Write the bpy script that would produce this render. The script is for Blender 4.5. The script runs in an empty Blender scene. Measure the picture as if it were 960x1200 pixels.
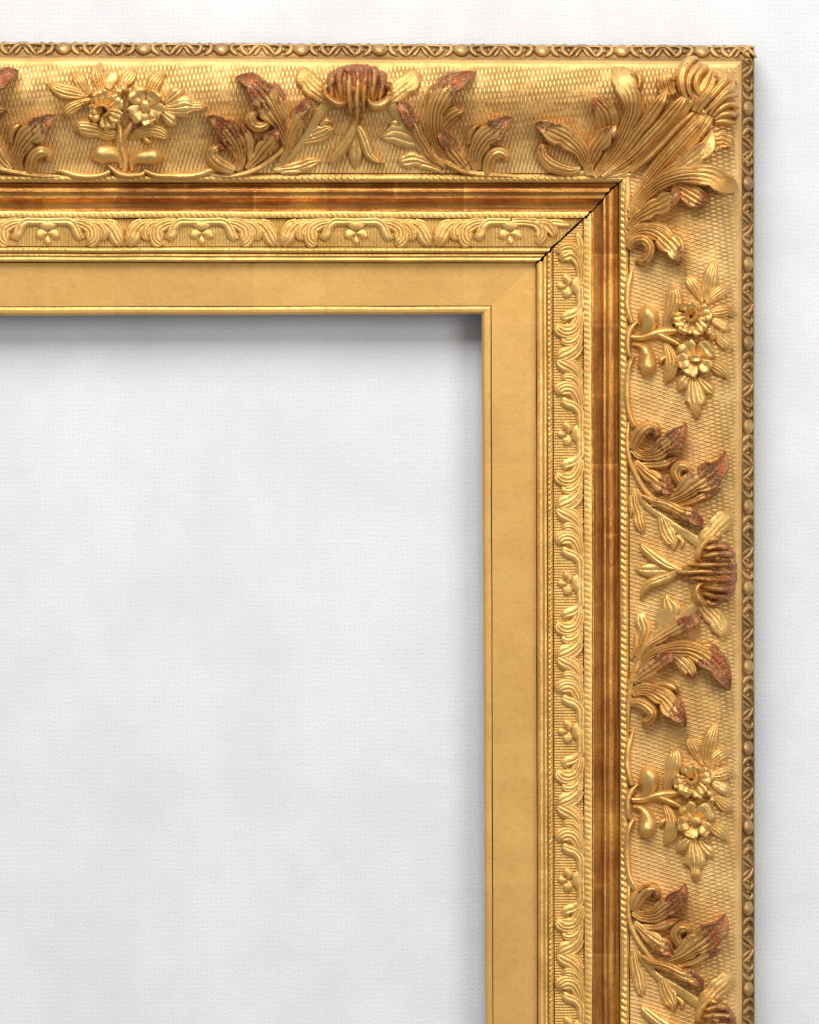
import bpy, math, random
import numpy as np
from mathutils import noise as mnoise, Vector

random.seed(7)
rng = np.random.default_rng(7)
C = bpy.context.scene.collection
SC = bpy.context.scene

# ------------------------------------------------------------------ camera, world, lamps, exposure
S = 0.0005            # metres per photograph pixel on the wall plane
D = 4500.0            # camera distance in the same unit
OFF = 14.0            # the frame hangs this far off the wall

cam_d = bpy.data.cameras.new('camera')
cam = bpy.data.objects.new('camera', cam_d); C.objects.link(cam)
cam.location = (0, -D*S, 0); cam.rotation_euler = (math.pi/2, 0, 0)
cam_d.sensor_width = 36; cam_d.sensor_height = 36; cam_d.sensor_fit = 'AUTO'
cam_d.lens = 36*D/1200.0
cam_d.clip_start = 0.05; cam_d.clip_end = 50
SC.camera = cam

w = bpy.data.worlds.new('World'); SC.world = w; w.use_nodes = True
w.node_tree.nodes['Background'].inputs[0].default_value = (0.95, 0.97, 1.0, 1)
w.node_tree.nodes['Background'].inputs[1].default_value = 0.33

def area(name, loc, target, sx, sy, power, col):
    ld = bpy.data.lights.new(name, 'AREA'); ld.shape = 'RECTANGLE'; ld.size = sx; ld.size_y = sy
    ld.energy = power; ld.color = col
    o = bpy.data.objects.new(name, ld); C.objects.link(o); o.location = loc
    d = Vector(target) - Vector(loc)
    o.rotation_euler = d.to_track_quat('-Z', 'Y').to_euler()
    return o
area('softbox_above', (-0.35, -1.9, 2.2), (0, 0, -0.1), 1.8, 1.6, 98, (1.0, 0.98, 0.955))
area('softbox_right', (2.2, -3.2, 0.6), (0, 0, 0), 1.6, 1.6, 54, (1.0, 0.985, 0.96))

SC.view_settings.view_transform = 'Standard'
SC.view_settings.look = 'None'
SC.view_settings.exposure = 0.0
SC.view_settings.gamma = 1.0
SC.cycles.max_bounces = 6
SC.cycles.glossy_bounces = 4
SC.cycles.diffuse_bounces = 3

# ------------------------------------------------------------------ node helpers
class NT:
    def __init__(s, name):
        s.m = bpy.data.materials.new(name); s.m.use_nodes = True
        s.t = s.m.node_tree; s.n = s.t.nodes
        s.b = s.n['Principled BSDF']
    def new(s, typ, **kw):
        n = s.n.new(typ)
        for k, v in kw.items(): setattr(n, k, v)
        return n
    def link(s, a, b): s.t.links.new(a, b)
    def put(s, sock, v):
        if hasattr(v, 'is_linked') or hasattr(v, 'links'): s.link(v, sock)
        else: sock.default_value = v
    def math(s, op, a, b=None, c=None, clamp=False):
        n = s.new('ShaderNodeMath', operation=op, use_clamp=clamp)
        s.put(n.inputs[0], a)
        if b is not None: s.put(n.inputs[1], b)
        if c is not None: s.put(n.inputs[2], c)
        return n.outputs[0]
    def obj_vec(s, scale=(1, 1, 1)):
        tc = s.new('ShaderNodeNewGeometry')
        mp = s.new('ShaderNodeVectorMath', operation='MULTIPLY')
        s.link(tc.outputs['Position'], mp.inputs[0])
        mp.inputs[1].default_value = tuple(k/S for k in scale)     # position in pixels of the photograph
        return mp.outputs[0]
    def uv_vec(s, scale=(1, 1, 1)):
        tc = s.new('ShaderNodeUVMap'); tc.uv_map = 'UVMap'
        mp = s.new('ShaderNodeVectorMath', operation='MULTIPLY')
        s.link(tc.outputs[0], mp.inputs[0]); mp.inputs[1].default_value = scale
        return mp.outputs[0]
    def noise(s, vec, scale, detail=3, rough=0.55):
        n = s.new('ShaderNodeTexNoise'); s.link(vec, n.inputs['Vector'])
        n.inputs['Scale'].default_value = scale; n.inputs['Detail'].default_value = detail
        n.inputs['Roughness'].default_value = rough
        return n.outputs['Fac']
    def ramp(s, fac, a, b, va=0.0, vb=1.0):
        n = s.new('ShaderNodeMapRange'); n.interpolation_type = 'SMOOTHSTEP'
        s.put(n.inputs['Value'], fac); n.inputs['From Min'].default_value = a; n.inputs['From Max'].default_value = b
        n.inputs['To Min'].default_value = va; n.inputs['To Max'].default_value = vb
        return n.outputs[0]
    def mix(s, fac, a, b):
        n = s.new('ShaderNodeMix', data_type='RGBA'); s.put(n.inputs[0], fac)
        for i, v in ((6, a), (7, b)):
            if isinstance(v, tuple): n.inputs[i].default_value = (*v, 1)
            else: s.link(v, n.inputs[i])
        return n.outputs[2]
    def bump(s, h, dist, strength=1.0, prev=None):
        n = s.new('ShaderNodeBump'); s.link(h, n.inputs['Height'])
        n.inputs['Distance'].default_value = dist*S; n.inputs['Strength'].default_value = strength
        if prev is not None: s.link(prev, n.inputs['Normal'])
        return n.outputs[0]

def gold(name, base=(0.82, 0.525, 0.20), base2=(0.69, 0.405, 0.13), rough=0.42, metal=0.68, grain=0.35,
         bole=0.12, wear=False, hatch=False, ground=None, dirt=0.35, streak=False, laps=False, mott=0.25):
    t = NT(name)
    pos = t.obj_vec()
    n1 = t.noise(pos, 0.018, 4, 0.6); n2 = t.noise(pos, 0.11, 4, 0.6)
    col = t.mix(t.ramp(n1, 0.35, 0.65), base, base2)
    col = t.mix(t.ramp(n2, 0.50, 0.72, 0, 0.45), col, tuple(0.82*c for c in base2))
    # old toned size, greenish brown, in uneven patches
    n3 = t.noise(pos, 0.05, 5, 0.7)
    col = t.mix(t.ramp(n3, 0.56, 0.74, 0, dirt), col, (0.30, 0.19, 0.075))
    n5 = t.noise(pos, 0.5, 4, 0.75)
    col = t.mix(t.ramp(n5, 0.50, 0.74, 0, mott), col, (0.40, 0.22, 0.07))
    col = t.mix(t.ramp(n5, 0.28, 0.42, 0.3, 0), col, (0.92, 0.64, 0.27))
    met = metal; ro = t.ramp(n2, 0.3, 0.7, rough-0.06, rough+0.10)
    # pin-prick losses showing the red bole
    n4 = t.noise(pos, 0.34, 3, 0.6)
    spot = t.ramp(n4, 0.725-bole*0.2, 0.76-bole*0.2, 0, 0.85)
    col = t.mix(spot, col, (0.26, 0.075, 0.035))
    if laps:                                                     # faint overlaps of the square gold leaves
        uv = t.uv_vec((1/82.0, 1/400.0, 1))
        br = t.new('ShaderNodeTexWhiteNoise', noise_dimensions='1D')
        sx = t.new('ShaderNodeSeparateXYZ'); t.link(uv, sx.inputs[0])
        wob = t.math('ADD', sx.outputs[0], 0.37)
        fl = t.math('FLOOR', wob); t.link(fl, br.inputs['W'])
        fr = t.math('FRACT', wob)
        edge = t.ramp(fr, 0.0, 0.10, 1.0, 0.0)
        k = t.math('MULTIPLY', edge, t.ramp(t.noise(pos, 0.06, 2), 0.42, 0.6))
        col = t.mix(t.math('MULTIPLY', br.outputs['Value'], laps*0.6), col, tuple(0.6*c for c in base2))
        col = t.mix(t.math('MULTIPLY', k, laps), col, base)
    if streak:
        us = t.uv_vec((0.012, 0.55, 1)); ns = t.noise(us, 1.0, 5, 0.65)
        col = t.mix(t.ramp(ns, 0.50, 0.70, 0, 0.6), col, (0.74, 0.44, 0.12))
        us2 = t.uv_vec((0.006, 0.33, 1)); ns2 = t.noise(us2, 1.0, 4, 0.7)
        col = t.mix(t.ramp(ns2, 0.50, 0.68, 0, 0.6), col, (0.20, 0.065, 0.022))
    met_s = t.math('MULTIPLY', t.math('SUBTRACT', 1.0, t.math('MULTIPLY', spot, 0.8)), met)
    if wear:
        ns3 = t.noise(t.obj_vec((1, 1, 1)), 0.16, 6, 0.8)
        col = t.mix(t.ramp(ns3, 0.60, 0.72, 0, 0.35), col, (0.40, 0.23, 0.09))
        at = t.new('ShaderNodeAttribute'); at.attribute_name = 'wear'
        nw = t.noise(pos, 0.085, 5, 0.72)
        v = t.math('ADD', t.math('MULTIPLY', at.outputs['Fac'], 0.62), nw)
        mk = t.ramp(v, 0.775, 0.82)
        nf = t.noise(pos, 0.42, 3, 0.6)
        mk = t.math('MULTIPLY', mk, t.ramp(nf, 0.34, 0.52, 0.25, 1.0))
        nk = t.noise(pos, 0.15, 3, 0.6)
        wc = t.mix(t.ramp(nk, 0.42, 0.58), (0.24, 0.10, 0.05), (0.33, 0.05, 0.02))
        wc = t.mix(t.ramp(t.noise(pos, 0.22, 2), 0.58, 0.68, 0, 0.8), wc, (0.09, 0.045, 0.03))
        col = t.mix(t.math('MULTIPLY', mk, 0.9), col, wc)
        met_s = t.math('MULTIPLY', met_s, t.math('SUBTRACT', 1.0, t.math('MULTIPLY', mk, 0.38)))
        ro = t.math('SUBTRACT', ro, t.math('MULTIPLY', mk, 0.04))
    t.b.inputs['Specular IOR Level'].default_value = 0.25
    t.link(col, t.b.inputs['Base Color']); t.put(t.b.inputs['Metallic'], met_s); t.put(t.b.inputs['Roughness'], ro)
    nrm = t.bump(t.math('SUBTRACT', 1.0, mk), 0.5) if wear else None
    if hatch:                                                    # cross-hatched gesso: two families of incised lines
        uv = t.uv_vec(); sx = t.new('ShaderNodeSeparateXYZ'); t.link(uv, sx.inputs[0])
        wn = t.noise(pos, 0.03, 2)
        hs = []
        for ang, per in ((17, 4.45), (-20, 4.7)):
            ca, sa = math.cos(math.radians(ang)), math.sin(math.radians(ang))
            d = t.math('ADD', t.math('MULTIPLY', sx.outputs[0], ca/per), t.math('MULTIPLY', sx.outputs[1], sa/per))
            d = t.math('ADD', d, t.math('MULTIPLY', wn, 0.7))
            f = t.math('FRACT', d)
            f = t.math('ABSOLUTE', t.math('SUBTRACT', f, 0.5))   # 0..0.5
            hs.append(t.ramp(f, 0.27, 0.49))
        # the second family is cut mostly on the outer half
        fade = t.ramp(sx.outputs[1], 55, 115, 1.0, 0.15)
        h = t.math('MAXIMUM', hs[0], t.math('MULTIPLY', hs[1], fade))
        h = t.math('ADD', h, t.math('MULTIPLY', t.math('MULTIPLY', hs[0], hs[1]), 0.3))
        worn = t.ramp(t.noise(pos, 0.05, 4), 0.36, 0.58, 0.3, 1.0)
        worn = t.math('MULTIPLY', worn, t.ramp(sx.outputs[1], 3, 10, 0.0, 1.0))
        nrm = t.bump(t.math('MULTIPLY', h, worn), 1.5)
    if ground:
        uv = t.uv_vec(); sx = t.new('ShaderNodeSeparateXYZ'); t.link(uv, sx.inputs[0])
        f = t.math('FRACT', t.math('MULTIPLY', sx.outputs[0], 1/ground))
        f = t.math('ABSOLUTE', t.math('SUBTRACT', f, 0.5))
        nrm = t.bump(t.ramp(f, 0.08, 0.42), 1.1)
    g1 = t.noise(pos, 0.55, 4, 0.65)
    nrm = t.bump(g1, grain*1.6, 1.0, nrm)
    g2 = t.noise(pos, 0.10, 3, 0.5)
    nrm = t.bump(g2, grain*(3.0 if name != 'gilded_flat_liner' else 1.0), 1.0, nrm)
    t.link(nrm, t.b.inputs['Normal'])
    return t.m

M_COVE = gold('gilded_hatched_gesso', hatch=True, rough=0.54, mott=0.22, dirt=0.3, grain=0.22)
M_ORN = gold('gilded_worn_ornament', wear=True, rough=0.37, grain=0.35, bole=0.2, base=(0.783, 0.485, 0.166), base2=(0.612, 0.328, 0.090), dirt=0.3, mott=0.3)
M_SPRAY = gold('gilded_flower_ornament', wear=True, rough=0.34, grain=0.3, base=(0.792, 0.502, 0.176), base2=(0.684, 0.392, 0.112), dirt=0.35, mott=0.3)
M_LINER = gold('gilded_flat_liner', mott=0.0, base=(0.755, 0.452, 0.142), base2=(0.70, 0.402, 0.118), rough=0.54, bole=0.02, dirt=0.22, grain=0.18, laps=0.3)
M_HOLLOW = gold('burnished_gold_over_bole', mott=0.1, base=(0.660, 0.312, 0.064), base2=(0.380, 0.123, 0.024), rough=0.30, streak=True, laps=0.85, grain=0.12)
M_FILLET = gold('gilded_fillet', base=(0.774, 0.459, 0.130), base2=(0.630, 0.340, 0.086), rough=0.40, streak=False, grain=0.25)
M_ROPE = gold('gilded_rope_moulding', base=(0.792, 0.493, 0.151), base2=(0.684, 0.392, 0.101), rough=0.38, grain=0.25)
M_FGROUND = gold('gilded_ribbed_ground', base=(0.774, 0.476, 0.144), base2=(0.666, 0.383, 0.101), ground=3.25, rough=0.42)
M_FLEAF = gold('gilded_frieze_leaf', base=(0.810, 0.510, 0.166), base2=(0.720, 0.425, 0.122), rough=0.40, grain=0.25)
M_OUT = gold('toned_outer_gilding', base=(0.44, 0.27, 0.10), base2=(0.27, 0.155, 0.06), rough=0.42, dirt=0.8, bole=0.2)
M_OUTORN = gold('gilded_outer_ornament', base=(0.60, 0.38, 0.155), base2=(0.38, 0.225, 0.09), rough=0.36, dirt=0.7, bole=0.25)

tw = NT('old_bare_wood')
pw = tw.obj_vec((1, 1, 1)); nw_ = tw.noise(pw, 0.2, 5)
tw.link(tw.mix(tw.ramp(nw_, 0.3, 0.7), (0.035, 0.02, 0.012), (0.09, 0.05, 0.03)), tw.b.inputs['Base Color'])
tw.b.inputs['Roughness'].default_value = 0.8
M_WOOD = tw.m

tb = NT('white_woven_backdrop')
pos = tb.obj_vec()
sx = tb.new('ShaderNodeSeparateXYZ'); tb.link(pos, sx.inputs[0])
wx = tb.math('ADD', sx.outputs[0], tb.math('MULTIPLY', tb.noise(pos, 0.02, 2), 10.0))
wz = tb.math('ADD', sx.outputs[2], tb.math('MULTIPLY', tb.noise(tb.obj_vec((1.1, 1, 0.9)), 0.023, 2), 10.0))
k = math.pi/5.6
dot = tb.math('MULTIPLY', tb.math('SINE', tb.math('MULTIPLY', tb.math('ADD', wx, wz), k)),
              tb.math('SINE', tb.math('MULTIPLY', tb.math('SUBTRACT', wx, wz), k)))
dot = tb.math('ADD', dot, tb.math('MULTIPLY', tb.math('SUBTRACT', tb.noise(pos, 0.25, 2), 0.5), 0.9))
dm = tb.ramp(dot, 0.35, 0.95)
blot = tb.noise(pos, 0.007, 6, 0.62); blot2 = tb.noise(pos, 0.03, 5, 0.6)
colr = tb.mix(tb.ramp(blot, 0.32, 0.66), (0.655, 0.664, 0.68), (0.725, 0.73, 0.742))
colr = tb.mix(tb.ramp(blot2, 0.45, 0.75, 0, 0.35), colr, (0.65, 0.66, 0.68))
fine = tb.noise(pos, 0.5, 2)
colr = tb.mix(tb.ramp(fine, 0.3, 0.8, 0, 0.18), colr, (0.66, 0.66, 0.68))
colr = tb.mix(tb.math('MULTIPLY', dm, 0.26), colr, (0.52, 0.52, 0.54))
tb.link(colr, tb.b.inputs['Base Color']); tb.b.inputs['Roughness'].default_value = 0.95
tb.b.inputs['Specular IOR Level'].default_value = 0.1
tb.link(tb.bump(tb.math('SUBTRACT', 1.0, dm), 0.08, 1.0, tb.bump(fine, 0.5)), tb.b.inputs['Normal'])
M_WALL = tb.m

# ------------------------------------------------------------------ placing: photograph coordinates -> the frame's surface
# profile of the frame: position on the upper rail, position on the side rail, height over the frame's back
KEY = [  # top y, right x, h
 (54.0, 884.0, 0), (53.6, 884.4, 30), (54.2, 883.8, 34), (55.5, 882.8, 34.5), (56.2, 882.0, 31.5), (58.0, 880.0, 31), (66.0, 873.5, 37),
 (71.6, 869.2, 42), (72.2, 868.9, 62), (72.9, 868.4, 64), (74.4, 867.2, 66.2), (75.6, 866.0, 67.6),
 (78, 863.2, 69.2), (83, 858, 71.8), (90, 851, 75.2), (98, 843, 78.8), (108, 833, 81.2), (120, 821, 80.8), (135, 806, 76.6), (150, 791, 70.8), (165, 776, 65), (180, 761, 60.5), (192, 749, 57.5), (202.5, 738.5, 56),
 (204, 737, 53), (204.5, 736.5, 56), (207, 734, 58), (209.5, 731, 58.3), (212, 728, 57), (214, 726, 54),
 (215, 725, 46.5), (217.8, 721.8, 47.2), (220, 719, 49.2), (222.6, 716.2, 50.6), (225, 713.6, 50.9), (227.3, 711.2, 49.0), (229.6, 709.6, 48.2), (231.4, 708.6, 48.4), (232.8, 707.4, 48.5), (233.9, 706.5, 47.0),
 (237, 704, 42.5), (241, 700, 40.8), (245, 696.5, 40.4), (246.2, 695.4, 42.6), (247.3, 694.3, 42.8),
 (248.2, 693.5, 46.2), (249.6, 691.8, 46.8), (251, 690, 47.0), (253.2, 687.4, 47.1), (255.2, 684.8, 46.8), (256, 684, 44),
 (257, 683, 42.5), (273, 666, 42.5), (289.2, 649, 42.5),
 (290.2, 648, 43.5), (292, 646.3, 46), (293.7, 644.8, 46.6), (295.5, 643, 46), (297, 641.5, 43.5),
 (298, 640.8, 42.2), (300, 638.3, 42.8), (302.5, 635.5, 41.2), (304.6, 632.8, 42.2), (306.6, 630.4, 41.6), (307.8, 629, 39),
 (308.6, 628, 33), (316, 620, 32.6), (333, 602, 31.9), (350, 585, 31.2), (357.6, 576.4, 30.8),
 (358.6, 575.4, 30.2), (359.6, 574.4, 30.8), (361.2, 572.6, 31.6), (364.2, 568.2, 31.2), (366.2, 565.6, 28.5), (366.8, 565.0, 25), (367, 564.8, 9)]
KT = np.array([k[0] for k in KEY]); KR = np.array([k[1] for k in KEY]); KH = np.array([k[2] for k in KEY], float)
DT_X = [50, 54, 74, 140, 200, 300, 350, 358, 367]; DT_Y = [-4, -4, -4.3, -2, 0, -0.8, 0, 1.5, 3]
DR_X = [565, 575, 600, 630, 700, 760, 884]; DR_Y = [4, 2, 1.5, 1.5, 0.8, 0.4, 0.3]

def world(px, py, h):
    k = (D - (h + OFF))/D
    return ((px-480)*S*k, -(h + OFF)*S, (600-py)*S*k)
def top_px(x, q):     # nominal -> seen pixel, upper rail (it tapers slightly)
    return x, q + np.interp(q, DT_X, DT_Y)*(1 - x/884.0)
def right_px(q, y):
    return q + np.interp(q, DR_X, DR_Y)*(y-480)/720.0, y
def cove_h(t):        # height of the cove's surface, t from its outer edge
    return np.interp(t + 74.4, KT[8:24], KH[8:24])
def mitre_x(qtop): return np.interp(qtop, KT, KR)

def finish(name, verts, faces, mat, parent, uvs=None, wear=None, angle=40, flip=None):
    me = bpy.data.meshes.new(name)
    me.from_pydata(verts, [], faces)
    me.update()
    if flip is None:
        nn = np.zeros(len(faces)*3); me.polygons.foreach_get('normal', nn)
        aa = np.zeros(len(faces)); me.polygons.foreach_get('area', aa)
        flip = (nn.reshape(-1, 3)[:, 1]*aa).sum() > 0
    if flip: me.flip_normals()
    me.polygons.foreach_set('use_smooth', np.ones(len(faces), bool))
    me.set_sharp_from_angle(angle=math.radians(angle))
    if uvs is not None:
        l = me.uv_layers.new(name='UVMap'); vi = np.zeros(len(me.loops), int); me.loops.foreach_get('vertex_index', vi)
        l.data.foreach_set('uv', np.asarray(uvs)[vi].ravel())
    if wear is not None:
        a = me.attributes.new('wear', 'FLOAT', 'POINT'); a.data.foreach_set('value', np.asarray(wear, float))
    me.materials.append(mat)
    o = bpy.data.objects.new(name, me); C.objects.link(o)
    if parent is not None: o.parent = parent
    return o

# ------------------------------------------------------------------ setting
def wall():
    n = 60; R = 2.6
    xs = np.linspace(-R, R, n)
    v = []; f = []
    for j in range(n):
        for i in range(n):
            v.append((xs[i], 0.0008*mnoise.noise(Vector((xs[i]*4, xs[j]*4, 0))) + 0.0006, xs[j]))
    for j in range(n-1):
        for i in range(n-1):
            a = j*n+i; f.append((a, a+1, a+n+1, a+n))
    o = finish('wall', v, f, M_WALL, None)
    o['kind'] = 'structure'; o['label'] = 'pale grey white woven cloth backdrop behind the gilded frame'
wall()

frame = bpy.data.objects.new('picture_frame', None); C.objects.link(frame)
frame['label'] = 'antique gilded picture frame with carved acanthus leaves, flower sprays and worn red tips'
frame['category'] = 'picture frame'

# ------------------------------------------------------------------ mouldings swept along the two rails
def resample(i0, i1, step, smooth):
    qt, qr, h = KT[i0:i1+1], KR[i0:i1+1], KH[i0:i1+1]
    d = np.concatenate([[0], np.cumsum(np.hypot(np.diff(qt), np.diff(h)))])
    n = max(len(d), int(d[-1]/step)+1)
    if smooth and len(d) > 3:
        u = np.linspace(0, d[-1], n)
        def cr(vals):
            m = np.gradient(vals, d); out = []
            idx = np.clip(np.searchsorted(d, u, side='right')-1, 0, len(d)-2)
            hh = d[idx+1]-d[idx]; tt = (u-d[idx])/hh
            return ((2*tt**3-3*tt**2+1)*vals[idx] + (tt**3-2*tt**2+tt)*hh*m[idx] + (-2*tt**3+3*tt**2)*vals[idx+1] + (tt**3-tt**2)*hh*m[idx+1])
        return cr(qt), cr(qr), cr(h)
    u = np.unique(np.concatenate([d, np.linspace(0, d[-1], n)]))
    return np.interp(u, d, qt), np.interp(u, d, qr), np.interp(u, d, h)

def strip(rail, name, i0, i1, mat, step=2.0, ds=6.0, smooth=False, gap=0.0, relief=None, skirt=(7, 7), wob=0.25, lab=None):
    qt, qr, h = resample(i0, i1, step, smooth)
    n = len(qt)
    rows = []
    cols = [(0, skirt[0])] if skirt[0] else []
    cols += [(i, 0) for i in range(n)]
    if skirt[1]: cols.append((n-1, skirt[1]))
    ends = []
    for i in range(n):
        g = gap*(0.45 + 1.5*abs(mnoise.noise(Vector((qt[i]*0.17, 3.1 if rail == 'top' else 9.7, 0)))) + 2.6*max(0, mnoise.noise(Vector((qt[i]*0.22, 1.1, 5 if rail == 'top' else 8)))-0.05))
        ends.append(qr[i]-g if rail == 'top' else qt[i]+g)
    if rail == 'top': grid = np.arange(-150, 900, ds)
    else: grid = np.arange(1350, 40, -ds)
    V = []; UV = []
    n_s = len(grid)
    for j, s in enumerate(grid):
        for (i, sk) in cols:
            e = ends[i]
            ss = min(s, e) if rail == 'top' else max(s, e)
            hh = h[i]
            if relief is not None: hh += relief(ss, i/(n-1), qt[i])
            hh += wob*mnoise.noise(Vector((ss*0.03, qt[i]*0.05, 1.7 if rail == 'top' else 4.2)))
            dq = 0.35*mnoise.noise(Vector((ss*0.012, 7.7 if rail == 'top' else 2.2, i0*0.37)))
            if i0 == 0 and hh < 1: hh = 0
            hh -= sk
            if rail == 'top': px, py = top_px(ss, qt[i]+dq)
            else: px, py = right_px(qr[i]+dq, ss)
            V.append(world(px, py, hh)); UV.append((ss, qt[i]-74.4 if rail == 'top' else 867.2-qr[i]))
    m = len(cols)
    F = []
    sgrid = grid
    for j in range(n_s-1):
        # leave out rows that lie wholly beyond the mitre
        for k in range(m-1):
            e0, e1 = ends[cols[k][0]], ends[cols[k+1][0]]
            if rail == 'top' and sgrid[j] >= e0 and sgrid[j] >= e1: continue
            if rail != 'top' and sgrid[j] <= e0 and sgrid[j] <= e1: continue
            a = j*m+k; F.append((a, a+1, a+m+1, a+m))
    # end wall in the mitre
    b = len(V)
    for k, (i, sk) in enumerate(cols):
        e = ends[i]; hh = h[i]-9
        if rail == 'top': px, py = top_px(e, qt[i])
        else: px, py = right_px(qr[i], e)
        V.append(world(px, py, hh)); UV.append((e, 0))
    last = (n_s-1)*m
    for k in range(m-1): F.append((last+k, last+k+1, b+k+1, b+k))
    o = finish(name, V, F, mat, frame, UV, angle=35)
    if lab: o['label'] = lab
    return o

def rope(pitch, amp, slant, seed, lo=0.35, two=False):
    def f(s, u, q):
        e = math.sin(math.pi*u)
        k = lo + (1-lo)*min(1, max(0, 0.6+1.6*mnoise.noise(Vector((s*0.012, seed, 0)))))
        ph = 2*math.pi*(s/pitch + slant*u)
        c = abs(math.cos(ph/2))
        if two: c = abs(math.cos(ph/2 + (math.pi/2 if u > 0.5 else 0)))
        return amp*k*(c-0.6)*e
    return f

strips = {}
for rail in ('top', 'right'):
    r = rail
    strips[r, 'out'] = strip(r, 'outer_moulding', 0, 7, M_OUT, skirt=(0, 0), step=2.5)
    strips[r, 'cove'] = strip(r, 'cove', 7, 24, M_COVE, smooth=False, step=1.6, ds=5, skirt=(0, 4), wob=0.5)
    strips[r, 'bead'] = strip(r, 'rope_moulding', 25, 29, M_ROPE, step=1.0, ds=1.25, gap=0.8, relief=rope(7.7, 2.5 if r == 'right' else 1.8, 0.7 if r == 'right' else -0.7, 2.0, 0.15), wob=0.3)
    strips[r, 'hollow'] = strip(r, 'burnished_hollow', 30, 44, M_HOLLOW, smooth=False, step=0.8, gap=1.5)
    strips[r, 'band'] = strip(r, 'rope_moulding', 45, 50, M_ROPE, step=0.9, ds=1.1, gap=1.8, relief=rope(6.6, 0.6, 0.5 if r == 'right' else -0.5, 8.0, 0.5))
    strips[r, 'frieze'] = strip(r, 'leaf_frieze', 51, 53, M_FGROUND, step=6, gap=2.2)
    strips[r, 'rope'] = strip(r, 'rope_moulding', 54, 58, M_ROPE, step=0.8, ds=1.1, gap=2.2, relief=rope(6.2, 1.3, 0.3, 5.0, 0.5, two=True))
    strips[r, 'fillet'] = strip(r, 'fillet', 59, 64, M_FILLET, step=0.9, gap=2.0)
    strips[r, 'liner'] = strip(r, 'flat_liner', 65, 69, M_LINER, step=8, gap=0.0)
    strips[r, 'sight'] = strip(r, 'sight_edge', 70, len(KEY)-1, M_LINER, step=0.9, gap=0.15, skirt=(5, 0))

def core(rail):
    pts = [(55, 883, 0), (56, 882, 26), (74, 867, 36), (80, 861, 60), (108, 833, 76), (150, 791, 60), (200, 741, 46), (214, 726, 40), (250, 690, 34), (300, 638, 30), (312, 624, 22), (363, 569, 19), (364, 567.5, 10), (364, 567.5, 0)]
    V = []; F = []; m = len(pts)
    for s in (0, 1):
        for (a, b, h) in pts:
            if rail == 'top': px, py = top_px(-149 if s == 0 else b, a)
            else: px, py = right_px(b, 1349 if s == 0 else a)
            V.append(world(px, py, h))
    for k in range(m-1): F.append((k, k+1, m+k+1, m+k))
    F.append((m-1, 0, m, 2*m-1))
    finish('wooden_rail', V, F, M_WOOD, frame, angle=20)
core('top'); core('right')

# ------------------------------------------------------------------ carved lobes
def catmull(P, n):
    P = np.asarray(P, float); m = len(P)
    if m == 2: P = np.vstack([P[0], (P[0]+P[1])/2, P[1]]); m = 3
    d = np.concatenate([[0], np.cumsum(np.hypot(*np.diff(P[:, :2], axis=0).T))])
    u = np.linspace(0, d[-1], n)
    # end samples a little denser
    u = d[-1]*(0.5 - 0.5*np.cos(np.pi*np.linspace(0, 1, n)))*0.35 + u*0.65
    G = np.gradient(P, d, axis=0)
    idx = np.clip(np.searchsorted(d, u, side='right')-1, 0, m-2)
    hh = (d[idx+1]-d[idx])[:, None]; t = ((u-d[idx])[:, None])/hh
    out = (2*t**3-3*t**2+1)*P[idx] + (t**3-2*t**2+t)*hh*G[idx] + (-2*t**3+3*t**2)*P[idx+1] + (t**3-t**2)*hh*G[idx+1]
    out[:, 2:] = np.maximum(out[:, 2:], 0.25)
    return out, u/d[-1], d[-1]

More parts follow.
